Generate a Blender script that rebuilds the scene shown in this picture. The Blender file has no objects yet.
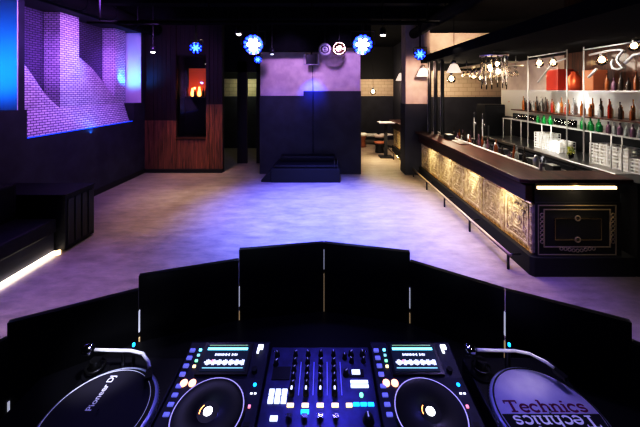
import bpy, bmesh, math, random
from mathutils import Vector, Matrix
random.seed(7)
PI = math.pi
COL = bpy.context.scene.collection

# ------------------------------------------------------------------ materials
def mat(name, col=(.5,.5,.5), rough=.5, metal=0.0, emit=None, es=1.0, trans=0.0, spec=.5, coat=0.0, ior=1.45):
    m = bpy.data.materials.new(name); m.use_nodes = True
    b = m.node_tree.nodes['Principled BSDF']
    b.inputs['Base Color'].default_value = (*col, 1)
    b.inputs['Roughness'].default_value = rough
    b.inputs['Metallic'].default_value = metal
    b.inputs['Transmission Weight'].default_value = trans
    b.inputs['Specular IOR Level'].default_value = spec
    b.inputs['Coat Weight'].default_value = coat
    b.inputs['IOR'].default_value = ior
    if emit:
        b.inputs['Emission Color'].default_value = (*emit, 1)
        b.inputs['Emission Strength'].default_value = es
    return m

def noisy(m, c1, c2, scale=5, detail=6, stretch=(1,1,1), bump=0.0, rough=None, lo=.35, hi=.65, dist=0.0):
    nt = m.node_tree; N = nt.nodes; L = nt.links; b = N['Principled BSDF']
    tc = N.new('ShaderNodeTexCoord'); mp = N.new('ShaderNodeMapping'); mp.inputs['Scale'].default_value = stretch
    L.new(tc.outputs['Object'], mp.inputs['Vector'])
    n = N.new('ShaderNodeTexNoise'); n.inputs['Scale'].default_value = scale; n.inputs['Detail'].default_value = detail
    n.inputs['Distortion'].default_value = dist
    L.new(mp.outputs['Vector'], n.inputs['Vector'])
    r = N.new('ShaderNodeValToRGB'); r.color_ramp.elements[0].position = lo; r.color_ramp.elements[1].position = hi
    r.color_ramp.elements[0].color = (*c1, 1); r.color_ramp.elements[1].color = (*c2, 1)
    L.new(n.outputs['Fac'], r.inputs['Fac']); L.new(r.outputs['Color'], b.inputs['Base Color'])
    if rough:
        q = N.new('ShaderNodeMapRange'); q.inputs['To Min'].default_value = rough[0]; q.inputs['To Max'].default_value = rough[1]
        L.new(n.outputs['Fac'], q.inputs['Value']); L.new(q.outputs['Result'], b.inputs['Roughness'])
    if bump:
        bp = N.new('ShaderNodeBump'); bp.inputs['Strength'].default_value = bump; bp.inputs['Distance'].default_value = .02
        L.new(n.outputs['Fac'], bp.inputs['Height']); L.new(bp.outputs['Normal'], b.inputs['Normal'])
    return m

def brick_mat(name, c1, c2, mortar, w=.11, h=.045):
    m = mat(name, c1, .75); nt = m.node_tree; N = nt.nodes; L = nt.links; b = N['Principled BSDF']
    tc = N.new('ShaderNodeTexCoord'); s = N.new('ShaderNodeSeparateXYZ'); a = N.new('ShaderNodeMath'); a.operation = 'ADD'
    c = N.new('ShaderNodeCombineXYZ')
    L.new(tc.outputs['Object'], s.inputs[0]); L.new(s.outputs['X'], a.inputs[0]); L.new(s.outputs['Y'], a.inputs[1])
    L.new(a.outputs[0], c.inputs['X']); L.new(s.outputs['Z'], c.inputs['Y'])
    t = N.new('ShaderNodeTexBrick'); t.inputs['Scale'].default_value = 1
    t.inputs['Brick Width'].default_value = w; t.inputs['Row Height'].default_value = h
    t.inputs['Mortar Size'].default_value = .0065; t.inputs['Mortar Smooth'].default_value = .2
    t.inputs['Color1'].default_value = (*c1, 1); t.inputs['Color2'].default_value = (*c2, 1); t.inputs['Mortar'].default_value = (*mortar, 1)
    L.new(c.outputs[0], t.inputs['Vector']); L.new(t.outputs['Color'], b.inputs['Base Color'])
    bp = N.new('ShaderNodeBump'); bp.inputs['Strength'].default_value = .6; bp.inputs['Distance'].default_value = .01; bp.invert = True
    L.new(t.outputs['Fac'], bp.inputs['Height']); L.new(bp.outputs['Normal'], b.inputs['Normal'])
    return m

M = {}
M['floor'] = noisy(mat('worn concrete', (.3,.25,.2), .55), (.17,.14,.115), (.37,.31,.255), scale=2.3, detail=15, bump=.22, rough=(.32,.6), lo=.28, hi=.72, stretch=(1.0,2.6,1), dist=.15)
M['dark_wall'] = noisy(mat('charcoal wall paint', (.02,.02,.028), .7), (.022,.022,.034), (.034,.034,.050), scale=3)
M['left_wall'] = noisy(mat('blue black wall paint', (.02,.02,.028), .7), (.018,.019,.034), (.032,.033,.054), scale=3)
M['pale_wall'] = noisy(mat('pale limewash', (.5,.42,.38), .85), (.46,.38,.34), (.58,.49,.43), scale=4, bump=.1)
M['beige_tile'] = brick_mat('cream glazed tile', (.60,.50,.40), (.55,.45,.36), (.36,.29,.22), w=.3, h=.15)
M['black'] = mat('matt black', (.006,.006,.008), .7)
M['ceil'] = noisy(mat('black ceiling paint', (.005,.005,.007), .95, spec=.1), (.0015,.0015,.0025), (.004,.004,.006), scale=4)
M['booth'] = mat('black laminate', (.004,.004,.006), .35)
fn=[n for n in M['floor'].node_tree.nodes if n.type=='TEX_NOISE'][0]; fn.inputs['Roughness'].default_value=.72
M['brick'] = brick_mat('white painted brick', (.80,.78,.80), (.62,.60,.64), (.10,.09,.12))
M['brick_shade'] = brick_mat('shade toned brick', (.17,.14,.20), (.13,.11,.16), (.03,.02,.05))  # niche shadow put into the back wall's brick colour
M['reveal'] = mat('white plaster reveal', (.75,.75,.78), .8)
def wood(name, c1, c2, rough=.35, s=(6,6,.35), coat=.3):
    m = mat(name, c1, rough, coat=coat); return noisy(m, c1, c2, scale=4, detail=8, stretch=s, dist=1.0)
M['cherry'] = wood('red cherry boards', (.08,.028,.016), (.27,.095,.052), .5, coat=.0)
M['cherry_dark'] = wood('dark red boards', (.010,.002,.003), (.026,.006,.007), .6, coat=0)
M['copper'] = mat('copper trim', (.75,.30,.14), .3, 1.0)
M['counter'] = wood('mahogany counter', (.018,.004,.003), (.075,.017,.010), .42, (5,.4,5), .12)
M['brass'] = noisy(mat('aged brass relief', (.6,.45,.2), .45, .15), (.30,.24,.13), (.62,.53,.34), scale=14, detail=6, bump=.5, lo=.3, hi=.7)
M['brass_dark'] = noisy(mat('dark brass ground', (.2,.14,.06), .55, .1), (.20,.155,.08), (.50,.41,.25), scale=22, detail=8, bump=.7)
M['brass_line'] = mat('polished brass edge', (.85,.66,.34), .25, 1.0)
M['end_line'] = mat('dull brass moulding', (.42,.34,.2), .45, .3)
M['steel'] = mat('brushed steel', (.62,.62,.62), .3, 1.0)
M['steel_paint'] = mat('pale steel tube', (.46,.46,.45), .4, .4)
M['steel_dark'] = mat('dark steel', (.05,.05,.055), .35, .9)
M['chrome'] = mat('chrome', (.85,.86,.9), .12, 1.0)
M['leather'] = noisy(mat('black leather', (.006,.006,.009), .5, spec=.3), (.003,.003,.005), (.008,.007,.012), scale=20, bump=.1)
M['plastic'] = mat('black plastic', (.008,.008,.012), .35)
M['gear'] = noisy(mat('blue black anodised panel', (.02,.02,.04), .5, .1), (.016,.016,.04), (.026,.026,.06), scale=30)
M['knob'] = mat('black rubber knob', (.015,.015,.02), .4)
M['knob_line'] = mat('white knob line', (.8,.8,.9), .4, emit=(.7,.7,1), es=.25)
M['glass'] = mat('clear glass', (.95,.97,.97), .03, trans=1.0)
M['lamp_glass'] = mat('lamp glass', (1,.95,.88), .06, trans=1.0)
M['white_plastic'] = mat('white crate plastic', (.8,.8,.78), .45)
M['white_top'] = mat('white table top', (.8,.78,.72), .4)
M['tan'] = mat('tan leather', (.35,.13,.06), .45)
M['card'] = mat('white tile splashback', (.55,.55,.52), .3)
M['backwood'] = wood('brown cupboard boards', (.03,.010,.005), (.085,.028,.012))
M['copper_pot'] = mat('copper pot metal', (.55,.12,.05), .35, .6)
M['red_box'] = mat('red enamel', (.30,.028,.014), .4)
M['mat_dark'] = mat('charcoal slipmat felt', (.035,.03,.055), .9)
M['mat_pale'] = noisy(mat('pale lilac slipmat felt', (.72,.68,.80), .85), (.66,.62,.78), (.80,.77,.88), scale=12)
M['mat_black'] = mat('black slipmat felt', (.01,.01,.02), .85)
M['ink_plum'] = mat('plum print', (.22,.006,.10), .8)
M['arm_paint'] = mat('satin silver arm', (.9,.9,.95), .3, .05)
M['rim'] = mat('satin platter rim', (.62,.66,.85), .3, .3)
M['e_ring'] = mat('lit jog ring', (.7,.7,.9), .4, emit=(.62,.55,.95), es=.55)
M['ink_white'] = mat('white print', (.85,.85,.95), .8, emit=(.8,.8,1), es=.12)
M['skin'] = None
def em(name, c, s): M[name] = mat(name, c, .5, emit=c, es=s)
em('e_warm', (1,.80,.50), 9); em('e_warm_soft', (1,.72,.40), 2.5); em('e_bulb', (1,.74,.42), 14); em('e_led_floor', (1,.88,.70), 9)
em('e_blue_hot', (.60,.75,1), 30); em('e_blue', (.012,.035,1), 14); em('e_white', (1,1,1), 8); em('e_white_soft', (.85,.9,1), 1.6)
em('e_cyan', (.25,.85,1), 2.2); em('e_blue_btn', (.28,.30,.95), .55); em('e_orange', (1,.50,.32), 2.2); em('e_yellow', (1,.78,.38), 2.4)
em('e_pad', (.75,.85,1), 1.5); em('e_cyan_btn', (.02,.40,1), 3.0); em('e_green', (.3,1,.55), 1.5); em('e_teal', (.35,.75,.75), 1.0)
em('e_screen', (.01,.02,.04), .6); em('e_lime', (.5,.75,.35), .5); em('e_wave', (.8,.85,1), 1.4); em('e_pink', (1,.35,.45), 1.2)
em('e_seam', (1,.75,.4), .28); em('e_seam_white', (.85,.88,1), .42); em('e_flame', (1,.42,.12), 4.5); em('e_spot', (1,.93,.85), 12)
em('e_blue_dim', (.08,.25,1), 4)
em('e_blue_strip', (.01,.10,1), 1.6)
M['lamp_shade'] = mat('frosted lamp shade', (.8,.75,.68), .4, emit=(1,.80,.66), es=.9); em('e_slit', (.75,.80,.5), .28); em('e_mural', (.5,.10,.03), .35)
def bottle_mat(n, c, tr=.45): M[n] = mat(n, c, .08, trans=tr)
bottle_mat('b_amber', (.48,.17,.035)); bottle_mat('b_green', (.01,.26,.06)); bottle_mat('b_clear', (.75,.80,.80), .7)
bottle_mat('b_dark', (.03,.02,.015), 0); bottle_mat('b_red', (.30,.03,.015)); bottle_mat('b_brown', (.22,.07,.02), .2)
bottle_mat('b_plum', (.16,.09,.13), .2)

# ------------------------------------------------------------------ mesh builder
class MB:
    def __init__(s): s.bm = bmesh.new(); s.mi = 0; s.mats = []
    def use(s, m):
        if m not in s.mats: s.mats.append(m)
        s.mi = s.mats.index(m); return s
    def face(s, vs, smooth=False):
        try:
            f = s.bm.faces.new(vs); f.material_index = s.mi; f.smooth = smooth; return f
        except ValueError: return None
    def box(s, x0, x1, y0, y1, z0, z1, T=None):
        P = [(x0,y0,z0),(x1,y0,z0),(x1,y1,z0),(x0,y1,z0),(x0,y0,z1),(x1,y0,z1),(x1,y1,z1),(x0,y1,z1)]
        v = [s.bm.verts.new(T @ Vector(p) if T else p) for p in P]
        for q in ((3,2,1,0),(4,5,6,7),(0,1,5,4),(1,2,6,5),(2,3,7,6),(3,0,4,7)): s.face([v[i] for i in q])
        return s
    def cbox(s, cx, cy, cz, sx, sy, sz, T=None):
        return s.box(cx-sx/2, cx+sx/2, cy-sy/2, cy+sy/2, cz-sz/2, cz+sz/2, T)
    def prism(s, pts, z0, z1):
        """plan polygon pts (ccw) extruded; z1 may be a list of heights"""
        n = len(pts); zt = z1 if isinstance(z1, (list, tuple)) else [z1]*n
        a = [s.bm.verts.new((p[0],p[1],z0)) for p in pts]; b = [s.bm.verts.new((p[0],p[1],zt[i])) for i,p in enumerate(pts)]
        s.face(a[::-1]); s.face(b)
        for i in range(n): s.face([a[i], a[(i+1)%n], b[(i+1)%n], b[i]])
        return s
    def lathe(s, prof, cx=0, cy=0, cz=0, n=24, T=None, smooth=True):
        rings = []
        for r, z in prof:
            if r < 1e-6:
                p = Vector((cx,cy,cz+z)); rings.append([s.bm.verts.new(T @ p if T else p)])
            else:
                ring = []
                for k in range(n):
                    t = 2*PI*k/n; p = Vector((cx+r*math.cos(t), cy+r*math.sin(t), cz+z)); ring.append(s.bm.verts.new(T @ p if T else p))
                rings.append(ring)
        for a, b in zip(rings, rings[1:]):
            if len(a) == 1 and len(b) == 1: continue
            for k in range(n):
                k2 = (k+1) % n
                if len(a) == 1: s.face([a[0], b[k2], b[k]], smooth)
                elif len(b) == 1: s.face([a[k], a[k2], b[0]], smooth)
                else: s.face([a[k], a[k2], b[k2], b[k]], smooth)
        return s
    def cyl(s, cx, cy, z0, z1, r, n=24, T=None, r2=None):
        r2 = r if r2 is None else r2
        s.lathe([(0,z0),(r,z0)], cx, cy, 0, n, T, False); s.lathe([(r,z0),(r2,z1)], cx, cy, 0, n, T); s.lathe([(r2,z1),(0,z1)], cx, cy, 0, n, T, False); return s
    def tube(s, pts, r, n=8, closed=False):
        pts = [Vector(p) for p in pts]; rings = []; m = len(pts)
        up = None
        for i, p in enumerate(pts):
            if closed: d = (pts[(i+1)%m]-pts[i-1]).normalized()
            else: d = (pts[min(i+1,m-1)]-pts[max(i-1,0)]).normalized()
            if up is None: up = Vector((0,0,1)) if abs(d.z) < .9 else Vector((1,0,0))
            a = d.cross(up)
            if a.length < 1e-4: up = Vector((1,0,0)) if abs(d.x) < .9 else Vector((0,1,0)); a = d.cross(up)
            a.normalize(); b = a.cross(d); up = b
            rr = r[i] if isinstance(r, (list,tuple)) else r
            rings.append([s.bm.verts.new(p + a*rr*math.cos(2*PI*k/n) + b*rr*math.sin(2*PI*k/n)) for k in range(n)])
        prs = list(zip(rings, rings[1:])) + ([(rings[-1], rings[0])] if closed else [])
        for A, B in prs:
            for k in range(n): s.face([A[k], A[(k+1)%n], B[(k+1)%n], B[k]], True)
        if not closed: s.face(rings[0][::-1]); s.face(rings[-1])
        return s
    def torus(s, c, R, r, axis='z', n=24, a0=0, a1=2*PI):
        pts = []
        full = abs(a1-a0-2*PI) < 1e-4; cnt = n if full else n+1
        for k in range(cnt):
            t = a0+(a1-a0)*k/n; u, v = R*math.cos(t), R*math.sin(t)
            pts.append({'z':(c[0]+u,c[1]+v,c[2]),'x':(c[0],c[1]+u,c[2]+v),'y':(c[0]+u,c[1],c[2]+v)}[axis])
        return s.tube(pts, r, 6, closed=full)
    def ribbon(s, pts, w, z=0, T=None):
        """flat stroke in the xy plane"""
        P = [Vector((p[0],p[1])) for p in pts]; A = []; B = []
        for i, p in enumerate(P):
            d = (P[min(i+1,len(P)-1)]-P[max(i-1,0)]).normalized(); nrm = Vector((-d.y, d.x))*w/2
            for arr, q in ((A, p+nrm), (B, p-nrm)):
                v = Vector((q.x,q.y,z)); arr.append(s.bm.verts.new(T @ v if T else v))
        for i in range(len(P)-1): s.face([A[i], B[i], B[i+1], A[i+1]])
        return s
    def build(s, name, m, parent=None, bevel=0, loc=None, recalc=True):
        if recalc: bmesh.ops.recalc_face_normals(s.bm, faces=s.bm.faces)
        me = bpy.data.meshes.new(name); s.bm.to_mesh(me); s.bm.free()
        ms = s.mats if s.mats else [m]
        for k in ms: me.materials.append(M[k])
        o = bpy.data.objects.new(name, me); COL.objects.link(o)
        if parent: o.parent = parent
        if loc: o.location = loc
        if bevel:
            b = o.modifiers.new('bevel', 'BEVEL'); b.width = bevel; b.segments = 2; b.limit_method = 'ANGLE'
        return o

def tag(o, label=None, cat=None, group=None, kind=None):
    if label: o['label'] = label
    if cat: o['category'] = cat
    if group: o['group'] = group
    if kind: o['kind'] = kind
    return o
def thing(name, label, cat, loc=(0,0,0), rz=0, group=None):
    o = bpy.data.objects.new(name, None); COL.objects.link(o); o.location = loc; o.rotation_euler = (0,0,rz); o.empty_display_size = .1
    return tag(o, label, cat, group)
def struct(name, mb, m, bevel=0): return tag(mb.build(name, m, None, bevel), kind='structure')
def dup(root, loc, rz=None, label=None, group=None):
    r = root.copy(); COL.objects.link(r); r.location = loc
    if rz is not None: r.rotation_euler = (0,0,rz)
    if label: r['label'] = label
    if group: r['group'] = group
    for ch in list(root.children):
        c = ch.copy(); COL.objects.link(c); c.parent = r
        for g in list(ch.children):
            d = g.copy(); COL.objects.link(d); d.parent = c
    return r

# ================================================================== SETTING
struct('floor', MB().box(-6.2,6.8,-2.5,14.6,-.1,0), 'floor')
struct('ceiling', MB().box(-6.2,6.8,-2.5,14.6,4.3,4.4), 'ceil')
# left wall with two deep niches
w = MB(); w.box(-5.9,-5,-2.5,8.45,0,1.5); w.box(-5.9,-5,-2.5,5.1,1.5,1.97); w.box(-5.9,-5,7.98,8.45,1.5,1.95)
w.box(-5.9,-5,4.96,5.06,1.97,3.87); w.box(-5.9,-5,8.30,8.45,1.95,3.87); w.box(-5.9,-5,-2.5,8.45,3.87,4.3); w.box(-6.2,-5.62,-2.5,8.45,1.95,3.87)
struct('wall_left', w, 'left_wall')
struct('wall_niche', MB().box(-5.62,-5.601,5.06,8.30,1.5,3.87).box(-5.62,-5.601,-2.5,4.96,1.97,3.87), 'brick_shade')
struct('trim_1', MB().box(-5.6,-5.005,4.94,4.96,1.97,3.86), 'reveal')
struct('trim_2', MB().box(-5.6,-5.005,8.28,8.30,1.95,3.86), 'reveal')
struct('baseboard_left', MB().box(-5,-4.97,4.86,8.43,0,.12), 'black')
# timber wall
t = MB()
t.use('cherry')
k = -5.0
def boards(t, x0, x1, z0, z1, y=8.45, w_=.12):
    x = x0
    while x < x1-1e-4:
        xe = min(x+w_, x1); t.box(x+.003, xe-.003, y+random.uniform(0,.006), y+.05, z0, z1); x = xe
t.use('black').box(-5,-4.17,8.5,8.6,0,4.3).box(-4.17,-3.23,8.5,8.6,0,.97).box(-4.17,-3.23,8.5,8.6,3.27,4.3).box(-3.23,-2.83,8.5,8.6,0,4.3)
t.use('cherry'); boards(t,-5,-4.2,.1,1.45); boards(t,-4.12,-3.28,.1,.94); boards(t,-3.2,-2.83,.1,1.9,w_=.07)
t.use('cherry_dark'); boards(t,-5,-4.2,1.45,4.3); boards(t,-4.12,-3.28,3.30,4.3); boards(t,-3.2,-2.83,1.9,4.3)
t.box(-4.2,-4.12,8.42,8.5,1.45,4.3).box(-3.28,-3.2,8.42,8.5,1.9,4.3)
t.use('cherry').box(-4.2,-4.12,8.42,8.5,.1,1.45).box(-3.28,-3.2,8.42,8.5,.1,1.9)
struct('wall_timber', t, 'cherry')
struct('trim_3', MB().box(-4.12,-3.28,8.41,8.47,.94,.99), 'copper')
struct('baseboard_timber', MB().box(-5,-2.83,8.40,8.45,0,.1), 'black')
# corridor behind
w = MB(); w.use('dark_wall').box(-6.2,-1.6,12,12.1,0,2.05); w.use('beige_tile').box(-6.2,-1.6,12,12.1,2.05,2.74); w.use('black').box(-6.2,-1.6,12,12.1,2.74,4.3)
struct('wall_corridor', w, 'dark_wall')
struct('door_1', MB().box(-2.72,-2.42,9.5,9.62,0,3.2).box(-2.12,-1.76,9.5,9.62,0,3.2).box(-3.3,-1.76,9.5,9.62,2.85,4.3), 'black')
# centre block
w = MB(); w.use('pale_wall').box(-1.75,1.0,8.32,9.0,0,4.3)
w.use('dark_wall').box(-1.76,-.56,8.30,9.01,0,2.14).box(-.56,1.01,8.28,9.01,0,2.27)
w.use('black').box(-.305,-.295,8.27,8.285,.05,2.27)
struct('wall_back', w, 'pale_wall')
struct('trim_4', MB().box(-1.9,.02,7.75,8.0,3.30,4.3).box(.02,1.2,7.75,8.0,3.42,4.3), 'ceil')
# far room
w = MB(); w.use('dark_wall').box(-1.6,3.2,14,14.1,0,2.02); w.use('beige_tile').box(-1.6,3.2,14,14.1,2.02,2.80); w.use('black').box(-1.6,3.2,14,14.1,2.8,4.3)
struct('wall_far', w, 'beige_tile')
w = MB(); w.use('dark_wall').box(3.2,6.6,11,11.1,0,2.05); w.use('beige_tile').box(3.2,6.6,11,11.1,2.05,3.0); w.use('black').box(3.2,6.6,11,11.1,3.0,4.3); w.use('dark_wall').box(3.2,3.3,11.1,14,0,2.05).box(3.2,3.3,11.1,14,2.05,4.3)
struct('wall_alcove', w, 'beige_tile')
w = MB(); w.use('dark_wall').box(4.85,6.6,8.2,8.3,0,1.95); w.use('pale_wall').box(4.85,6.6,8.2,8.3,1.95,3.0); w.use('dark_wall').box(6.5,6.6,8.3,11,0,4.3)
struct('wall_bar_end', w, 'pale_wall')
w = MB(); w.use('black').box(4.8,4.9,-2.5,8.2,0,1.62); w.use('card').box(4.8,4.9,3.2,8.2,1.62,2.30); w.use('backwood').box(4.8,4.9,3.2,6.05,2.30,4.3); w.use('pale_wall').box(4.8,4.9,6.05,8.2,2.30,3.0)
w.use('black').box(4.8,4.9,-2.5,3.2,1.62,4.3)
struct('wall_right', w, 'black')
struct('trim_5', MB().box(2.62,4.8,2.0,8.19,3.02,3.20), 'ceil')           # soffit over the bar
struct('trim_6', MB().box(2.92,4.9,8.5,9.0,3.40,3.90), 'pale_wall')        # lit bulkhead behind
w = MB(); w.use('dark_wall').box(2.2,2.9,8.22,8.72,0,1.92); w.use('pale_wall').box(2.22,2.88,8.24,8.70,1.92,4.3)
struct('wall_column', w, 'dark_wall')

# ---- brick niche
p = MB().box(-5.6,-5.28,6.06,6.53,1.62,3.86).build('brick_pier','brick'); tag(p,'nearer tall white brick pier in the violet lit wall niche','brick pier')
p = MB().box(-5.6,-5.28,7.66,8.05,1.62,3.86).build('brick_pier','brick'); tag(p,'farther white brick pier beside the bright blue niche end','brick pier')
s = MB(); bm = s.bm
ys = [5.1+.02*i for i in range(0,145)]
def T(y):
    if y < 6.06: u = (y-5.1)/.96; return 1.95+1.12*(1-max(0,u)**1.6)
    if y < 6.53: return 1.951
    u = min(1,(y-6.53)/1.43); return 1.95+1.14*(1-u**1.6)
rows = []
for y in ys:
    f = max(0, (y-7.80))*1.5 if y > 7.8 else 0
    rows.append([bm.verts.new(q) for q in ((-5-f*.5,y,1.50),(-5.27,y,1.95),(-5.30,y,max(T(y)*.5+1.95*.5,1.952)),(-5.46,y,max(T(y),1.953)),(-5.598,y,max(T(y),1.953)),(-5.598,y,1.50))])
for a, b in zip(rows, rows[1:]):
    for i in range(5): s.face([a[i],a[i+1],b[i+1],b[i]])
s.face(rows[0]); s.face(rows[-1][::-1])
tag(s.build('brick_slope','brick'),'sloping curved white brick sill rising behind the niche piers','brick sill')


tag(MB().box(-5.0,-4.985,5.1,7.9,1.485,1.497).build('light_strip','e_blue_strip'),'thin blue light strip along the lower edge of the brick niche','light strip')
# ================================================================== LEFT BANQUETTE
b = thing('banquette_bench','long black leather banquette against the left wall with lit base','bench',(-3.75,1.0,0))
MB().box(-.9,0,-1.5,3.26,.30,.50).build('seat','leather',b,.03)
MB().box(-.9,-.05,-1.5,3.26,.04,.30).build('base','left_wall',b)
MB().box(-.72,-.55,-1.5,3.24,.505,1.0).build('backrest','leather',b,.03)
MB().box(-1.22,-.56,-1.5,3.24,.05,.97).build('back_box','black',b)
MB().box(-.05,-.005,-1.5,3.26,.012,.035).build('light_strip','e_led_floor',b)
bx = thing('end_cabinet','black upholstered end box closing off the banquette','cabinet',(-4.3,4.57,0))
MB().box(-.68,.63,-.27,.27,.02,.80).build('body','leather',bx,.01)
for k in range(4): MB().box(.63,.645,-.235+k*.125,-.135+k*.125,.08,.74).build('side_panel','plastic',bx,.006)
MB().box(-.68,.645,-.28,.28,.80,.815).build('top','leather',bx,.004)
fl = MB().cyl(0,0,0,.05,.03).build('floor_light','e_warm_soft',None,loc=(-3.72,4.24,0)); tag(fl,'tiny glowing floor lamp at the foot of the banquette end box','light')

# ================================================================== RISER BY BACK WALL
r = thing('stage_riser','low black stage riser with padded top against the back wall','stage',(-.45,7.85,0))
MB().box(-.87,.85,-.33,.38,.0,.34).build('body','black',r,.01)
MB().box(-.80,.80,-.28,.38,.34,.42).build('cushion','leather',r,.03)
MB().box(-.70,.75,.10,.40,.42,.56).build('back_cushion','leather',r,.03)
MB().prism([(-1.12,-.28),(-.88,-.30),(-.88,.30),(-1.05,.30)],0,[.05,.30,.30,.05]).build('ramp','black',r)
MB().box(.78,.80,-.30,-.28,.34,.55).box(.70,.72,-.30,-.28,.34,.55).build('rail','steel_dark',r)

# ================================================================== WINDOW DISPLAY in timber wall
d = thing('display_cabinet','recessed glass fronted cabinet with warm glow in timber wall','cabinet',(-3.7,8.65,.99))
MB().box(-.47,.47,.35,.40,-.01,2.3).box(-.47,-.43,-.04,.35,-.01,2.3).box(.43,.47,-.04,.35,-.01,2.3).box(-.47,.47,-.04,.40,-.05,0).box(-.47,.47,-.04,.40,2.28,2.32).build('body','black',d)
MB().box(-.42,.42,.0,.33,1.08,1.11).build('shelf','plastic',d)
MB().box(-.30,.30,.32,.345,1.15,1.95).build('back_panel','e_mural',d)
MB().box(-.43,.43,-.10,-.09,0,2.28).build('glass','glass',d)
for i,(x,z,h_) in enumerate(((-.10,1.12,.24),(.10,1.12,.28))):
    f = MB().lathe([(0,0),(.045,.02),(.05,.1),(.03,.2),(.02,h_),(0,h_+.01)],0,0,0,12).build('oil_lamp','e_flame',None,loc=(-3.72+x,8.8,.99+z))
    tag(f, ('left' if i==0 else 'right')+' glowing amber lamp of two on the cabinet shelf','lamp')
for i,(x,h_,m_) in enumerate(((-.30,.26,'b_plum'),(-.22,.30,'b_amber'),(-.02,.22,'b_dark'),(.22,.26,'b_dark'),(.30,.28,'b_brown'))):
    f = MB().lathe([(0,0),(.035,0),(.035,h_*.6),(.012,h_*.8),(.012,h_),(0,h_)],0,0,0,12).build('bottle',m_,None,loc=(-3.72+x,8.78,2.10))
    tag(f, ['plum','amber','squat black','tall black','brown'][i]+' bottle on the glowing cabinet shelf in the timber wall','bottle')

# ================================================================== BAR COUNTER
def scroll(mb, c, R, r, flip=1, n=14):
    """spiral relief in the yz plane at x=c[0]"""
    pts = []
    for k in range(n+1):
        t = flip*(k/n)*3.6*PI*.5; q = R*(1-.7*k/n); pts.append((c[0], c[1]+q*math.cos(t), c[2]+q*math.sin(t)))
    mb.tube(pts, r, 5)
def relief_panel(wd, ht):
    """ornate relief built in yz plane, centre at origin, facing -x"""
    g = MB(); g.use('brass_dark').box(-.008,.03,-wd/2,wd/2,-ht/2,ht/2)
    g.use('brass')
    def frame(a, b, t, x):
        g.box(x,.0,-a,a,b-t,b); g.box(x,.0,-a,a,-b,-b+t); g.box(x,.0,-a,-a+t,-b+t,b-t); g.box(x,.0,a-t,a,-b+t,b-t)
    frame(wd/2-.045, ht/2-.04, .022, -.022)
    frame(wd/2-.15, ht/2-.16, .016, -.018)
    g.box(-.012,0,-wd/2,-wd/2+.035,-ht/2,ht/2).box(-.012,0,wd/2-.035,wd/2,-ht/2,ht/2)
    for sy in (-1,1):
        for sz in (-1,1):
            scroll(g, (-.014, sy*(wd/2-.105), sz*(ht/2-.105)), .040, .006, sy*sz)
            scroll(g, (-.014, sy*(wd/2-.105), sz*.06), .030, .005, -sy*sz)
            scroll(g, (-.014, sy*.06, sz*(ht/2-.10)), .030, .005, -sy*sz)
            g.torus((-.014, sy*(wd/2-.15), sz*(ht/2-.16)), .03, .007, 'x', 10)
        scroll(g, (-.014, 0, sy*(ht/2-.105)), .03, .009)
        g.lathe([(0,-.018),(.018,-.010),(.02,0)],0,0,0,10,T=Matrix.Translation((-.0,sy*.08,0)) @ Matrix.Rotation(-PI/2,4,'Y'))
    g.torus((-.010,0,0), .085, .006, 'x', 18); g.torus((-.012,0,0), .045, .005, 'x', 12)
    g.lathe([(0,.022),(.02,.014),(.026,0)],0,0,0,10,T=Matrix.Rotation(-PI/2,4,'Y'))
    return g
def bar_front(root, y0, y1, n, xf=0):
    pw = (y1-y0)/n; first = None
    for i in range(n):
        yc = y0+pw*(i+.5)
        if first is None:
            first = relief_panel(pw-.05, .60).build('relief_panel','brass',root,loc=(xf,yc,.565))
        else:
            c = first.copy(); COL.objects.link(c); c.parent = root; c.location = (xf,yc,.565)
    for i in range(n+1):
        yc = y0+pw*i
        pil = MB().use('brass').box(xf-.03,xf+.02,yc-.028,yc+.028,.262,.868); pil.use('brass_dark')
        for q in range(5): pil.box(xf-.038,xf-.03,yc-.018,yc+.018,.29+q*.115,.37+q*.115)
        pil.build('pilaster','brass',root)
    MB().box(xf-.045,xf+.02,y0-.03,y1+.03,.868,.89).build('moulding','brass_line',root)
    MB().box(xf-.045,xf+.02,y0-.03,y1+.03,.24,.262).build('moulding','brass_line',root)
bar = thing('bar_counter','long mahogany topped bar with ornate gilded relief front panels','bar counter',(2.64,3.77,0))
# local coords: x from the gilded face, y from near end
MB().use('black').box(.0,.12,.03,4.38,.24,1.135).box(.0,1.06,.02,.36,.24,1.135).build('body','black',bar)
MB().prism([(-.195,.02),(-.10,-.02),(1.2,-.02),(1.2,.42),(.36,.42),(.36,4.38),(-.195,4.38)],1.14,1.19).build('countertop','counter',bar,.012)
MB().box(-.10,0,.05,4.38,.90,1.10).build('fascia','counter',bar,.01)
MB().prism([(-.085,.0),(-.05,-.045),(1.2,-.045),(1.2,.35),(.05,.35),(.05,4.38),(-.085,4.38)],0,.235).build('plinth','black',bar,.006)
MB().box(.36,.40,.44,4.38,1.10,1.20).build('drip_rail','white_plastic',bar)
MB().box(.365,.395,.44,.47,1.20,1.28).build('rail_end','white_plastic',bar)
bar_front(bar, .05, 4.32, 7)
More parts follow.
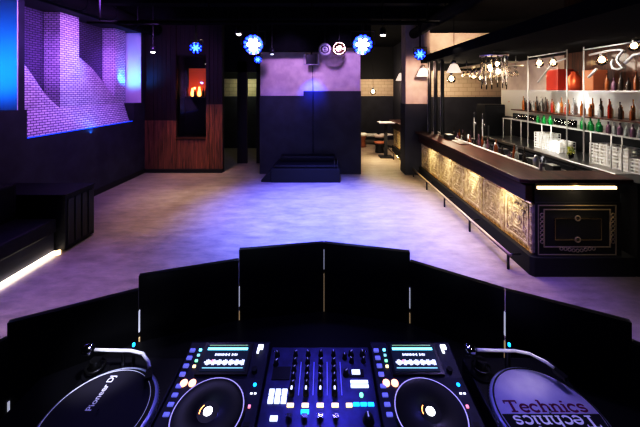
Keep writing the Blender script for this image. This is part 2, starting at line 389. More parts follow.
# end face
e = MB(); e.use('black').box(.0,1.06,.0,.03,.24,.90)
e.use('end_line')
def fr(x0,x1,z0,z1,t_,y_=-.012): e.box(x0,x1,y_,.0,z1-t_,z1).box(x0,x1,y_,.0,z0,z0+t_).box(x0,x0+t_,y_,.0,z0+t_,z1-t_).box(x1-t_,x1,y_,.0,z0+t_,z1-t_)
fr(.02,.99,.25,.87,.008); fr(.09,.92,.345,.82,.010)
e.use('brass_line'); fr(.22,.80,.44,.71,.008,-.02)
e.use('end_line')
for sx in (-1,1):
    for q in range(7): e.torus((.505+sx*.44,-.012,.42+q*.055),.022,.006,'y',10)
for (x,z) in ((.505,.71),(.505,.445)):
    e.torus((x,-.015,z),.03,.008,'y',12)
for q in range(9): e.torus((.505-.2+q*.05,-.012,.32+.012*math.cos(q*PI/4)),.02,.005,'y',8)
e.build('end_panel','black',bar)
MB().box(.02,1.0,-.006,.02,1.065,1.10).build('light_strip','e_warm_soft',bar)
# foot rail
fr_ = thing('foot_rail','bronze foot rail on short posts along the gilded bar','foot rail',(2.37,3.8,0))
MB().tube([(0,.05,.20),(0,4.3,.20)],.02,12).build('tube','end_line',fr_)
for q in range(5):
    y = .10+q*1.03
    MB().use('steel_dark').tube([(0,y,0),(0,y,.19)],.016,8).tube([(0,y,.19),(.16,y,.19)],.012,8).build('post','steel_dark',fr_)
# far section of bar
fb = thing('bar_counter','short far section of gilded bar beyond the column','bar counter',(2.64,8.78,0))
MB().box(.0,.5,.0,2.6,.24,1.135).build('body','black',fb)
MB().box(-.195,.5,.0,2.62,1.14,1.19).build('countertop','counter',fb,.012)
MB().box(-.10,0,.0,2.6,.90,1.10).build('fascia','counter',fb)
MB().box(-.085,.4,.0,2.6,0,.235).build('plinth','black',fb)
bar_front(fb, .05, 2.55, 4)
fr2 = thing('foot_rail','short foot rail at the far bar section past the column','foot rail',(2.30,8.8,0))
MB().tube([(0,0,.20),(0,2.6,.20)],.02,12).build('tube','brass_line',fr2)
for q in range(3): MB().tube([(0,.1+q*1.1,0),(0,.1+q*1.1,.19)],.016,8).tube([(0,.1+q*1.1,.19),(.25,.1+q*1.1,.19)],.012,8).build('post','steel_dark',fr2)

# steel posts on the bar
for i,(x,y) in enumerate(((2.70,7.75),(2.82,7.65),(2.93,7.50))):
    po = MB().use('steel_dark').cyl(0,0,1.192,3.02,.045,16); po.use('steel').cyl(-.055,-.03,1.192,3.02,.007,8)
    tag(po.build('steel_post','steel_dark',None,loc=(x,y,0)), ['leftmost','middle','rightmost'][i]+' black steel post standing at the far end of the bar','post')

# inner bar work station
ws = thing('ice_well','stainless steel bar work station behind the counter','work station',(3.12,4.3,0))
MB().box(0,.42,.0,3.7,.55,1.06).build('body','steel',ws,.01)
MB().box(.42,.44,.0,3.7,.98,1.12).build('splash_edge','steel',ws)
for q in range(2): MB().box(.02,.05,.02+q*3.6,.06+q*3.6,0,.55).box(.37,.40,.02+q*3.6,.06+q*3.6,0,.55).build('leg','steel',ws)

# ---- back counter
bc = thing('back_counter','steel topped back bar counter under the tubular shelving','counter',(4.0,4.16,0))
MB().box(.04,.78,0,3.44,.0,1.10).build('body','black',bc)
MB().box(0,.78,0,3.44,1.10,1.15).build('worktop','steel',bc,.008)
for q in range(5): MB().box(.02,.04,.04+q*.68,.68+q*.68,.16,1.05).build('door','plastic',bc,.004)

se=thing('end_cabinet','plain black cabinet closing the gap right of the gilded bar end','cabinet',(4.32,3.93,0))
MB().box(-.46,.46,-.2,.2,0,1.12).build('body','black',se)
MB().box(-.46,.46,-.2,.2,1.12,1.15).build('top','booth',se)
# ---- tubular shelving
sh = thing('steel_shelf_rack','pale tubular steel shelving rack on the back bar','shelf rack',(4.2,4.0,1.15))
def rod(pts, r=.012): return MB().tube(pts, r, 8)
for (py,zt) in ((3.1,.49),(2.8,.49),(2.46,.49),(2.24,1.85),(1.84,.49),(1.6,.49),(1.24,1.85),(.9,1.85),(.77,.49),(.43,.49),(.27,.49)):
    rod([(0,py,0),(0,py,zt)], .011 if zt>1 else .009).build('upright','steel_paint',sh)
MB().box(0,.56,-.1,3.15,.480,.495).build('shelf','steel_paint',sh)
MB().box(.12,.56,-.1,3.0,.69,.712).build('shelf','backwood',sh)
MB().box(0,.56,-.1,2.32,1.125,1.14).build('shelf','steel_paint',sh)
rod([(0,1.24,1.82),(0,2.24,1.82)]).build('top_rail','steel_paint',sh)
rod([(0,-.1,1.80),(0,.9,1.80)]).build('top_rail','steel_paint',sh)
rod([(0,1.95,1.30),(0,1.55,1.65),(0,1.24,1.70)],.016).build('brace','steel_paint',sh)
# curled hose at the right
hs = []
for k in range(22):
    a = -PI*.6 + k/21*PI*1.7; hs.append((4.25, 4.42-.14*math.cos(a)*.8+.0, 2.72+.17*math.sin(a)))
hs = [(4.25,4.85,2.86),(4.25,4.5,2.89),(4.25,4.34,2.88)] + [(4.25,4.30+.09*math.sin(PI*k/8),2.86-.24*k/8) for k in range(9)] + [(4.25,4.38,2.60),(4.25,4.46,2.62),(4.25,4.48,2.70),(4.25,4.44,2.75)]
tag(MB().tube(hs,.018,8).build('curled_pipe','steel_paint'),'pale pipe curling down from the rail at upper right','pipe')
tag(MB().tube([(4.25,4.28,2.68),(4.25,4.16,2.78),(4.25,3.9,2.80)],.02,8).build('pipe_elbow','steel_paint'),'short bent pale pipe at the right end of the rack','pipe')
tag(MB().tube([(4.25,4.87,2.50),(4.25,4.72,2.63)],.02,8).build('diagonal_strut','steel_paint'),'short diagonal pale strut beside the tall rack upright','strut')

# ---- bottles
def bottle_prof(h, r): return [(0,0),(r*.9,0),(r,.01),(r,h*.55),(r*.85,h*.64),(r*.35,h*.74),(r*.32,h*.95),(r*.38,h*.96),(r*.38,h),(0,h)]
def glass_prof(h, r): return [(0,0),(r*.8,0),(r*.85,.01),(r,h),(r*.93,h),(r*.78,.012),(0,.012)]
names = {'b_amber':'amber spirit','b_green':'green glass','b_clear':'clear glass','b_dark':'black glass','b_red':'deep red','b_brown':'brown glass','b_plum':'dusky plum'}
protos = {}
def put_bottle(kind, h, r, loc, where, sl=1.0):
    key = (kind, h)
    if key not in protos:
        o = MB().lathe(bottle_prof(h,r),0,0,0,12).build('bottle',kind,None,loc=loc); protos[key] = o
    else:
        o = protos[key].copy(); COL.objects.link(o); o.location = loc
    size = 'tall' if h > .31 else ('short' if h < .25 else 'medium')
    tag(o, f'{size} {names[kind]} bottle {where}', 'bottle', f'{size} {names[kind]} bottles {where}')
y = 4.05
seq = ['b_plum','b_brown','b_plum','b_dark','b_brown','b_dark','b_brown','b_dark','b_amber','b_dark','b_amber','b_amber','b_red','b_amber','b_clear','b_clear','b_clear','b_red','b_clear','b_amber','b_clear','b_amber','b_amber','b_red','b_amber','b_clear','b_dark','b_brown','b_clear','b_dark','b_clear']
seq = seq[:16]+['b_dark','b_brown']+seq[8:]+['b_dark','b_clear','b_amber','b_dark','b_plum']*2
for i, kd in enumerate(seq):
    y = 4.0+.056*i
    if y > 6.98: break
    put_bottle(kd, (.30,.26,.21,.18)[(i*5)%4], .024, (4.40+.07*(i%3), y, 1.863), 'on the wooden upper back bar shelf')
for i in range(6): put_bottle('b_green', .20 if i%2 else .16, .035, (4.28+.05*(i%2), 4.70+.075*i, 1.646), 'in the near green cluster on the steel shelf')
for i in range(5): put_bottle('b_green', .161, .034, (4.28+.05*(i%2), 5.72+.085*i, 1.646), 'in the far green cluster on the steel shelf')
for i in range(7): put_bottle(('b_plum','b_clear')[i%2], .18, .032, (4.28, 4.02+.09*i, 1.646), 'at the near end of the steel shelf')
gl0 = None
def put_glass(loc, label, group):
    global gl0
    if gl0 is None:
        gl0 = MB().lathe(glass_prof(.13,.038),0,0,0,12).build('tumbler','glass',None,loc=loc); o = gl0
    else: o = gl0.copy(); COL.objects.link(o); o.location = loc
    tag(o,label,'glass',group)
for i in range(6): put_glass((4.3,5.2+.085*i,1.646),'clear tumbler between the green bottle clusters','tumblers between the green bottles')
for i in range(8): put_glass((4.3,6.2+.09*i,1.646),'clear tumbler past the far green bottles','tumblers at the far end of the steel shelf')
for i in range(7): put_bottle(('b_dark','b_plum','b_brown','b_dark')[i%4], (.27,.19)[i%2], .030, (4.4,4.05+.11*i,2.291),'on the top steel shelf right of the pots')
# items on the top shelf
o = MB().box(-.16,.16,-.15,.15,0,.40).build('copper_box','red_box',None,.02,loc=(4.5,5.78,2.291)); tag(o,'red copper box on the top steel shelf','box')
o = MB().box(-.12,.12,-.11,.11,0,.34).build('wooden_crate','tan',None,.01,loc=(4.5,5.04,2.291)); tag(o,'orange brown wooden crate on the top shelf','crate')
o = MB().lathe([(0,0),(.10,0),(.12,.1),(.12,.22),(.05,.30),(.05,.34),(0,.34)],0,0,0,20).build('copper_pot','copper_pot',None,loc=(4.48,5.42,2.291)); tag(o,'round copper pot between the box and the crate','pot')
lv = thing('louvre_panel','pale slatted louvre panel left of the red copper box','louvre',(4.60,6.12,2.291))
MB().box(-.01,.01,-.17,-.15,0,.52).box(-.01,.01,.15,.17,0,.52).build('frame','pale_wall',lv)
for k in range(6): MB().box(-.02,.02,-.15,.15,.02+k*.085,.06+k*.085).build('slat','pale_wall',lv)
# racks of glasses
def crate_mb():
    g = MB(); L_,W_,H_ = .30,.30,.10
    for z in (0,.045,.088):
        g.box(-W_/2,W_/2,-L_/2,-L_/2+.008,z,z+.012).box(-W_/2,W_/2,L_/2-.008,L_/2,z,z+.012).box(-W_/2,-W_/2+.008,-L_/2,L_/2,z,z+.012).box(W_/2-.008,W_/2,-L_/2,L_/2,z,z+.012)
    for k in range(6):
        u = -L_/2+k*L_/5
        g.box(-W_/2,-W_/2+.008,u-.005,u+.005,0,.1).box(W_/2-.008,W_/2,u-.005,u+.005,0,.1).box(u-.005,u+.005,-L_/2,-L_/2+.008,0,.1).box(u-.005,u+.005,L_/2-.008,L_/2,0,.1)
    g.box(-W_/2,W_/2,-L_/2,L_/2,0,.006)
    return g
c0 = None
def crate_stack(x, y, n, who):
    global c0
    for k in range(n):
        pos = 'topmost' if k==n-1 else ('bottom' if k==0 else ('second' if k==1 else ('third' if k==2 else 'fourth'))+' up')
        lab = f'white glass rack, {pos} in the {who}'
        if c0 is None:
            c0 = thing('glass_rack',lab,'glass rack',(x,y,1.152+k*.102)); c0['group'] = 'white glass racks on the back counter'
            crate_mb().build('basket','white_plastic',c0)
            for i in range(3):
                for j in range(3):
                    MB().lathe([(.030,.008),(.032,.085),(.024,.094),(0,.095)],-.1+.1*i,-.1+.1*j,0,10).build('glass','white_top',c0)
        else: dup(c0,(x,y,1.152+k*.102),label=lab)
crate_stack(4.42,6.0,3,'left stack of the far pair'); crate_stack(4.42,5.65,2,'right stack of the far pair')
crate_stack(4.42,4.72,3,'leftmost of the three near stacks'); crate_stack(4.42,4.40,3,'middle of the three near stacks'); crate_stack(4.42,4.08,2,'rightmost of the three near stacks')
# plants / lemons vase
v = thing('herb_pot','small glass of green and yellow herbs on back counter','herb pot',(4.12,5.05,1.15))
MB().lathe(glass_prof(.1,.04),0,0,0,12).build('pot','glass',v)
g = MB()
for k in range(26):
    a=random.uniform(0,6.28); r_=random.uniform(0,.05); z=random.uniform(.08,.2)
    g.lathe([(0,-.02),(.014,0),(0,.02)],r_*math.cos(a),r_*math.sin(a),z,5)
M['herb'] = noisy(mat('herb leaf',(.2,.3,.03),.6),(.08,.18,.02),(.55,.5,.05),scale=30); g.build('leaves','herb',v)

# ---- bar tools and bottles along inner edge
tin = None
for i in range(9):
    y = 4.6+i*.36
    x = 3.22+.06*(i%3)
    if i%3==0:
        o = MB().lathe([(0,0),(.036,0),(.045,.17),(.040,.18),(.03,.21),(.022,.25),(0,.255)],0,0,0,16).build('cocktail_shaker','steel',None,loc=(x,y,1.062)) if tin is None else tin.copy()
        if tin is None: tin=o
        else: COL.objects.link(o); o.location=(x,y,1.062)
        tag(o,f"{['near','middle','far'][i//3]} steel cocktail shaker on the work station",'shaker','cocktail shakers')
    elif i%3==1: put_bottle('b_dark',.30,.037,(x,y,1.062),'standing on the bar work station')
    else: put_bottle('b_brown',.27,.037,(x,y,1.062),'standing on the bar work station')
for i in range(12): put_bottle('b_dark' if i%2 else 'b_plum',.30 if i%3 else .24,.037,(3.24+.06*(i%3),6.0+i*.12,1.062),'crowded at the far end of the work station')
for i in range(14): put_bottle(('b_dark','b_clear','b_plum','b_dark','b_brown')[i%5],(.24,.33,.20)[i%3],.034,(3.15,4.75+.2*i,1.062),'in the front row of the bar work station')
for i in range(8):
    lab=['nearest','second','third','fourth','fifth','sixth','seventh','farthest'][i]+' dark fruit tub along the bar work station'
    fx=thing('fruit_tub',lab,'tub',(3.47,4.6+.42*i,1.062)); MB().box(-.06,.06,-.09,.09,0,.10).build('tub','plastic',fx,.008); MB().box(-.055,.055,-.08,.08,.10,.108).build('lid','steel',fx,.003)
cd = thing('bar_caddy','black napkin caddy on the bar by the steel rail','caddy',(2.85,6.9,1.19))
MB().box(-.08,.08,-.12,.12,0,.10).build('box','plastic',cd,.006); MB().box(-.06,.06,-.09,.09,.10,.105).build('napkins','white_top',cd)
for i,(x,y) in enumerate(((2.86,6.4),(2.88,7.2))):
    rk = MB().box(-.09,.09,-.22,.22,0,.015).use('steel'); rk=rk.build('bar_mat','plastic',None,.004,loc=(x,y,1.191)); tag(rk,('nearer','farther')[i]+' dark rubber bar mat on the mahogany counter','bar mat')

for i,(x,y) in enumerate(((3.36,6.78),(3.36,6.42))):
    bt=thing('beer_tap',('farther','nearer')[i]+' slim steel beer tap column standing on the work station','beer tap',(x,y,1.062))
    MB().cyl(0,0,0,.02,.035,16).cyl(0,0,.02,.62,.014,12).build('column','steel_paint',bt); MB().tube([(0,0,.52),(0,-.07,.52),(0,-.08,.48)],.009,8).build('spout','steel',bt); MB().lathe([(.006,.60),(.014,.66),(.012,.74),(0,.75)],0,0,0,12).build('tap_handle','plastic',bt)
rf=thing('refrigerator','tall black refrigerator at the far end of the back bar','refrigerator',(4.35,7.92,0))
MB().box(-.25,.25,-.22,.22,.05,1.93).build('body','plastic',rf,.01); MB().box(-.24,.24,-.24,-.22,.10,1.88).build('door','steel_dark',rf,.004); MB().box(-.20,-.18,-.27,-.24,.9,1.4).build('handle','steel',rf)
for x in (-.2,.2):
    for y in (-.17,.17): MB().cyl(x,y,0,.05,.02,10).build('foot','plastic',rf)
# ---- pendant lamps and hanging glasses
def pendant(loc, ztop, R, label, style='globe', es='e_bulb'):
    t_ = thing('pendant_lamp',label,'lamp',loc)
    MB().tube([(0,0,R*1.2),(0,0,ztop-loc[2])],.006,6).build('cord','plastic',t_)
    MB().lathe([(0,R*1.5),(R*.35,R*1.45),(R*.4,R*.9),(R*.3,R*.85)],0,0,0,16).build('cap','steel',t_)
    if style=='globe': MB().lathe([(R*.32,R*.95),(R*.75,R*.65),(R,0),(R*.8,-R*.6),(R*.4,-R*.92),(0,-R)],0,0,0,20).build('shade','lamp_glass',t_)
    elif style=='bell': MB().lathe([(R*.32,R*.95),(R*.6,R*.8),(R*1.2,-R*.5),(R*1.25,-R*.6),(R*1.15,-R*.5),(R*.55,R*.75)],0,0,0,20).build('shade','lamp_shade',t_)
    MB().lathe([(0,R*.6),(R*.2,R*.5),(R*.38,R*.1),(R*.3,-R*.2),(0,-R*.35)],0,0,0,12).build('bulb',es,t_)
    return t_
pendant((1.78,11,2.23),4.3,.11,'small bare globe pendant hanging in the far room')
pendant((2.52,9.8,2.70),4.3,.16,'bell pendant just left of the beige column','bell')
pendant((2.58,7.9,2.74),4.3,.14,'bell pendant in front of the beige column','bell')
pendant((2.98,6.95,2.78),4.3,.13,'bell pendant right of the black steel posts','bell')
pendant((3.32,7.9,2.58),3.02,.11,'glass globe pendant low over the far bar end')
pendant((3.95,8.0,2.66),3.02,.09,'left amber globe of the pair before the tiled alcove')
pendant((4.15,8.0,2.62),3.02,.09,'right amber globe of the pair before the tiled alcove')
pendant((4.30,6.05,2.83),3.02,.08,'small globe pendant above the louvre panel')
pendant((4.42,5.85,2.82),3.02,.08,'small globe pendant above the red copper box')
pendant((4.40,4.80,2.77),3.02,.08,'small globe pendant above the orange crate')
pendant((4.40,4.30,2.92),3.02,.07,'small globe pendant at the right end over the curled pipe')
ch = thing('chandelier','large glass cylinder chandelier hanging over the bar','chandelier',(3.14,5.6,2.42))
MB().lathe([(.22,.50),(.24,.50),(.24,.54),(0,.56)],0,0,0,28).build('crown','steel',ch)
for k in range(14):
    a=2*PI*k/14; MB().tube([(.22*math.cos(a),.22*math.sin(a),.50),(.20*math.cos(a),.20*math.sin(a),random.uniform(-.12,.1))],.009,6).build('glass_rod','lamp_glass',ch)
for k in range(4):
    a=2*PI*k/4+.4; MB().lathe([(0,.05),(.03,.03),(.035,0),(0,-.05)],.09*math.cos(a),.09*math.sin(a),.36-.05*k,10).build('bulb','e_bulb',ch)
MB().tube([(0,0,.56),(0,0,.62)],.01,6).build('stem','steel',ch)
gr = thing('glass_hanger','steel hanging rail for stemware above the bar','glass hanger',(3.55,6.75,2.84))
MB().box(-.2,.2,-.9,.9,.0,.02).tube([(0,-.8,.02),(0,-.8,.18)],.01).tube([(0,.8,.02),(0,.8,.18)],.01).build('rail','steel',gr)
wg = None
for i in range(16):
    loc=(3.42+.24*(i%2),5.95+.105*i,2.84)
    if wg is None: wg = MB().lathe([(.035,0),(.035,-.004),(.005,-.01),(.004,-.09),(.03,-.12),(.04,-.16),(.034,-.21)],0,0,0,12).build('wine_glass','lamp_glass',None,loc=loc); o=wg
    else: o=wg.copy(); COL.objects.link(o); o.location=loc
    tag(o,'upside down wine glass hanging from the stemware rail','wine glass','hanging wine glasses')
gr2 = thing('glass_hanger','rear steel hanging rail for stemware before the pale wall','glass hanger',(4.05,6.9,2.80))
MB().box(-.1,.1,-.6,.6,.0,.02).tube([(0,-.5,.02),(0,-.5,.22)],.01).tube([(0,.5,.02),(0,.5,.22)],.01).build('rail','steel',gr2)
for i in range(12):
    o=wg.copy(); COL.objects.link(o); o.location=(4.0+.1*(i%2),6.36+.1*i,2.80); tag(o,'upside down wine glass hanging from the rear stemware rail','wine glass','rear hanging wine glasses')
tl = thing('table_lamp','small glowing lamp with branching arms behind the bar','lamp',(4.95,7.85,1.93))
MB().lathe([(0,0),(.08,0),(.08,.02),(.012,.03),(.012,.12)],0,0,0,12).build('base','copper_pot',tl)
MB().lathe([(0,.1),(.05,.15),(.03,.22),(0,.24)],0,0,0,12).build('bulb','e_bulb',tl)
for k in range(5):
    a=PI*(k/4); MB().tube([(0,0,.1),(.12*math.cos(a),0,.1+.1*math.sin(a)),(.17*math.cos(a),0,.06+.16*math.sin(a))],.008,6).build('arm','copper_pot',tl)
lb = MB().box(4.82,5.1,7.6,8.15,1.88,1.93).build('wall_ledge','backwood'); tag(lb,'short wooden ledge holding the glowing branched lamp','shelf')

# ---- far seating
def stool(loc,label,m1,m2,r=.22,h=.50):
    s_=thing('pouf_stool',label,'stool',loc)
    MB().lathe([(0,0),(r*.7,0),(r*.75,h*.1),(r*.6,h*.5),(r*.9,h*.82)],0,0,0,20).build('base',m2,s_)
    MB().lathe([(0,h),(r*.9,h*.99),(r,h*.92),(r*.9,h*.82),(0,h*.82)],0,0,0,20).build('seat',m1,s_)
stool((1.52,12.3,0),'tan tub stool with pale seat beside the back wall corner','white_top','tan',.25,.55)
stool((2.20,12.0,0),'dark stool with pale cushion in the far room','pale_wall','black',.22,.52)
stool((2.05,11.2,0),'low dark stool nearest the far bar section','tan','black',.22,.40)
ft = thing('side_table','white topped round side table in the far room','table',(2.55,12.4,0))
MB().cyl(0,0,.46,.49,.28,28).build('tabletop','white_top',ft); MB().cyl(0,0,.02,.46,.03).build('pedestal','steel_dark',ft); MB().cyl(0,0,0,.02,.18).build('base','steel_dark',ft)
fb_ = thing('low_bench','low grey bench in the far room behind the stools','bench',(1.95,13.0,0))
MB().box(-.35,.35,-.2,.2,.32,.42).build('seat','white_plastic',fb_,.02)
for sx in (-1,1): MB().box(sx*.3-.03,sx*.3+.03,-.18,.18,0,.32).build('leg','black',fb_)
ht = thing('high_table','high black table with a pale top near the far bar','table',(2.12,10.4,0))
MB().box(-.26,.26,-.28,.28,1.17,1.20).build('tabletop','white_top',ht,.004); MB().box(-.05,.05,-.05,.05,.03,1.17).build('pedestal','black',ht); MB().box(-.22,.22,-.22,.22,0,.03).build('base','black',ht)

# ================================================================== CEILING KIT
def wash(loc, label, R=.14, aim=(0,-1,-.25), hot='e_blue_hot', n=12, ring='e_blue', top=3.42):
    t_=thing('stage_light',label,'stage light',loc)
    d=Vector(aim).normalized(); Q=d.to_track_quat('Z','Y').to_matrix().to_4x4()
    MB().lathe([(0,-R*1.1),(R*.6,-R*1.05),(R*.95,-R*.6),(R,0),(R*.96,.0),(R*.92,-.015),(0,-.015)],0,0,0,24,T=Q).build('head','plastic',t_)
    MB().lathe([(0,.004),(R*.30,.004),(R*.32,-.01)],0,0,0,24,T=Q).build('lens',hot,t_)
    for k in range(6):
        a=2*PI*k/6; MB().lathe([(0,.006),(R*.15,.004),(R*.17,-.01)],R*.47*math.cos(a),R*.47*math.sin(a),0,12,T=Q).build('lens',hot,t_)
    for k in range(n):
        a=2*PI*(k+.5)/n; MB().lathe([(0,.005),(R*.13,.003),(R*.14,-.01)],R*.80*math.cos(a),R*.80*math.sin(a),0,10,T=Q).build('halo_lens',ring,t_)  # ring of glowing blue lenses imitates the lamp's glare halo
    MB().tube([(-R*1.15,0,0),(-R*1.15,0,R*1.3),(R*1.15,0,R*1.3),(R*1.15,0,0)],.012,6).build('yoke','steel_dark',t_)
    MB().cyl(0,0,R*1.3,top-loc[2]+.02,.02,10).build('clamp','steel_dark',t_)
    return t_
pp=MB().tube([(-3.9,5,3.42),(1.9,5,3.42)],.025,10)
for x in (-3.7,-1.9,-.2,1.7): pp.tube([(x,5,3.42),(x,5,4.3)],.012,6)
tag(pp.build('lighting_pipe','ceil'),'black ceiling pipe carrying the two bright blue stage lights','pipe')
wash((-1.17,5,3.05),'bright blue round stage light on the left of the pair',.17)
wash((.64,5,3.05),'bright blue round stage light on the right of the pair',.17)
pp=MB().tube([(-4.2,6.5,3.72),(2.1,6.5,3.72)],.025,10)
for x in (-4,-2,0,2): pp.tube([(x,6.5,3.72),(x,6.5,4.3)],.012,6)
tag(pp.build('lighting_pipe','ceil'),'farther black ceiling pipe carrying the small blue lights','pipe')
wash((-2.75,6.5,3.20),'small tilted blue stage light before the timber wall',.13,(.5,-1,-.5),hot='e_blue_dim',n=8,top=3.72)
wash((-1.42,6.5,2.95),'smallest blue lamp under the left bright stage light',.08,(.2,-1,-.3),hot='e_blue_dim',n=8,top=3.72)
wash((2.06,6.5,3.06),'blue stage light in front of the beige column',.12,(-.3,-1,-.2),hot='e_blue_dim',n=8,top=3.72)
for (px,py,y,lab) in ((153,52,7.0,'left white spotlight near the blue niche'),(239,34,5.5,'middle white spotlight left of the bright blue lamp'),(383,35,5.5,'right white spotlight right of the blue lamp'),(272,54,7.4,'dim white spotlight above the pale back wall')):
    x=(px-324)*y/303; z=2.3+(90-py)*y/303
    t_=thing('ceiling_spotlight',lab,'spotlight',(x,y,z))
    MB().lathe([(0,.14),(.05,.13),(.065,0),(.055,0),(.05,.02),(0,.03)],0,0,0,16).build('housing','plastic',t_)
    MB().lathe([(0,.0),(.045,.005),(.04,-.015),(0,-.03)],0,0,0,16).build('lens','e_spot' if 'dim' not in lab else 'e_white_soft',t_)
    MB().cyl(0,0,.13,4.3-z,.01,8).build('stem','plastic',t_)
# ceiling beams and ducts
for i,(y0,) in enumerate(((3.2,),(4.6,),(6.0,),(7.3,))):
    tag(MB().box(-5.0,2.9,y0,y0+.18,4.02,4.30).build('ceiling_beam','ceil'),['nearest','second','third','farthest'][i]+' black cross beam under the ceiling','beam',kind='structure')
du=MB().tube([(-4.6,1.5,3.95),(-4.6,8.3,3.95)],.16,16)
for k in range(9): du.torus((-4.6,1.7+k*.8,3.95),.165,.012,'y',16)
for k in range(4): du.tube([(-4.6,1.9+k*2,4.1),(-4.6,1.9+k*2,4.3)],.01,6)
tag(du.build('air_duct','ceil'),'round black air duct running along the left side','duct')
d2=MB().tube([(2.4,2,3.8),(2.4,8.1,3.8)],.13,16)
for k in range(4): d2.tube([(2.4,2.2+k*1.9,3.92),(2.4,2.2+k*1.9,4.3)],.01,6)
tag(d2.build('air_duct','ceil'),'round black air duct running above the bar','duct')
# monitor & cable on back wall, cluster beside
mo=thing('hanging_speaker','small black box speaker in open bracket above centre wall','speaker',(-.33,8.05,2.95))
MB().box(-.14,.14,-.1,.12,.02,.30).build('body','plastic',mo,.01)
MB().tube([(-.19,-.1,.0),(-.19,-.1,.40),(-.19,.1,.40)],.012,6).tube([(.19,-.1,.0),(.19,-.1,.40)],.012,6).tube([(-.19,-.1,.02),(.19,-.1,.02)],.012,6).build('bracket','steel_paint',mo)
MB().cyl(0,0,.30,.60,.02).build('mount','plastic',mo)
tag(MB().tube([(-.30,8.255,.45),(-.30,8.25,2.30),(-.31,8.2,2.95)],.009,6).build('cable','plastic'),'thin black cable running down the centre of the dark wall','cable')
for i,(x,z,R,m_) in enumerate(((.02,3.42,.13,'steel_paint'),(.38,3.44,.15,'brass_line'))):
    t_=thing('ring_lamp',['left pale ring shaped fixture above the centre wall','right gold ring shaped fixture above the centre wall'][i],'light fixture',(x,7.6,z-.10))
    MB().torus((0,0,0),R,.035,'y',24).build('ring',m_,t_); MB().cyl(0,0,R,4.3-z+.1,.012,8).build('stem','plastic',t_)
    MB().torus((0,.03,0),R*.45,.03,'y',18).build('inner_ring',m_,t_); MB().box(-R,R,.02,.04,-.01,.01).build('crossbar',m_,t_)

# ================================================================== DJ BOOTH
pl=thing('booth_platform','raised black platform under the booth','platform',(0,0,0))
MB().box(-1.1,1.1,-1.2,1.12,0,.30).build('deck','black',pl)
PL=[(0,1.60),(-.434,1.55),(-.865,1.417),(-1.268,1.216),(-1.5,.78)]
PR=[(0,1.60),(.434,1.53),(.787,1.317),(1.155,1.14),(1.5,.72)]
HL=[(1.497,1.487),(1.435,1.435),(1.37,1.37),(1.31,1.29)]
HR=[(1.497,1.485),(1.440,1.435),(1.435,1.43),(1.36,1.34)]
booth=thing('booth_screen','black folding screen of tall panels around the mixing desk','screen',(0,1.2,0))
for sgn,P,H in ((-1,PL,HL),(1,PR,HR)):
    for i in range(4):
        a,b=Vector(P[i]),Vector(P[i+1]); a=a-Vector((0,1.2)); b=b-Vector((0,1.2)); d=(b-a).normalized(); nrm=Vector((-d.y,d.x))*.011*(1)
        a2=a+d*.0015; b2=b-d*.0015
        q=[a2-nrm,b2-nrm,b2+nrm,a2+nrm]; hs_=[H[i][0],H[i][1],H[i][1],H[i][0]]
        if sgn<0: q=q[::-1]; hs_=hs_[::-1]
        MB().prism([tuple(v) for v in q],.0,hs_).build('panel','booth',booth)
    for i in range(0 if sgn>0 else 1,4):
        p_=Vector(P[i])-Vector((0,1.2)); n_=(Vector((0,.2))-Vector(P[i])).normalized() if i else Vector((0,-1))
        h1=H[i][1] if i==0 else min(H[i-1][1],H[i][0])
        top=(h1-.02,h1-.13,h1-.09,h1-.25)[i]
        c=p_+n_*.017
        MB().box(c.x-.0016,c.x+.0016,c.y-.004,c.y+.004,top-.10,top).build('hinge_glint','e_seam_white',booth)  # emission on both strips stands in for light glinting along the panel seam
        MB().box(c.x-.0016,c.x+.0016,c.y-.004,c.y+.004,top-.42,top-.125).build('hinge_glint','e_seam',booth)
desk=thing('mixing_desk','black desk carrying the decks and the mixer','desk',(0,0,0))
MB().prism([(-1.12,.45),(1.12,.45),(1.12,1.09),(.76,1.27),(.42,1.48),(0,1.56),(-.42,1.50),(-.84,1.37),(-1.12,1.2)],1.12,1.16).build('top','booth',desk)
for x,y in ((-1.05,.5),(1.05,.5),(-.9,1.1),(.9,1.05)): MB().box(x-.03,x+.03,y-.03,y+.03,.305 if abs(y)<2 else 0,1.12).build('leg','booth',desk)

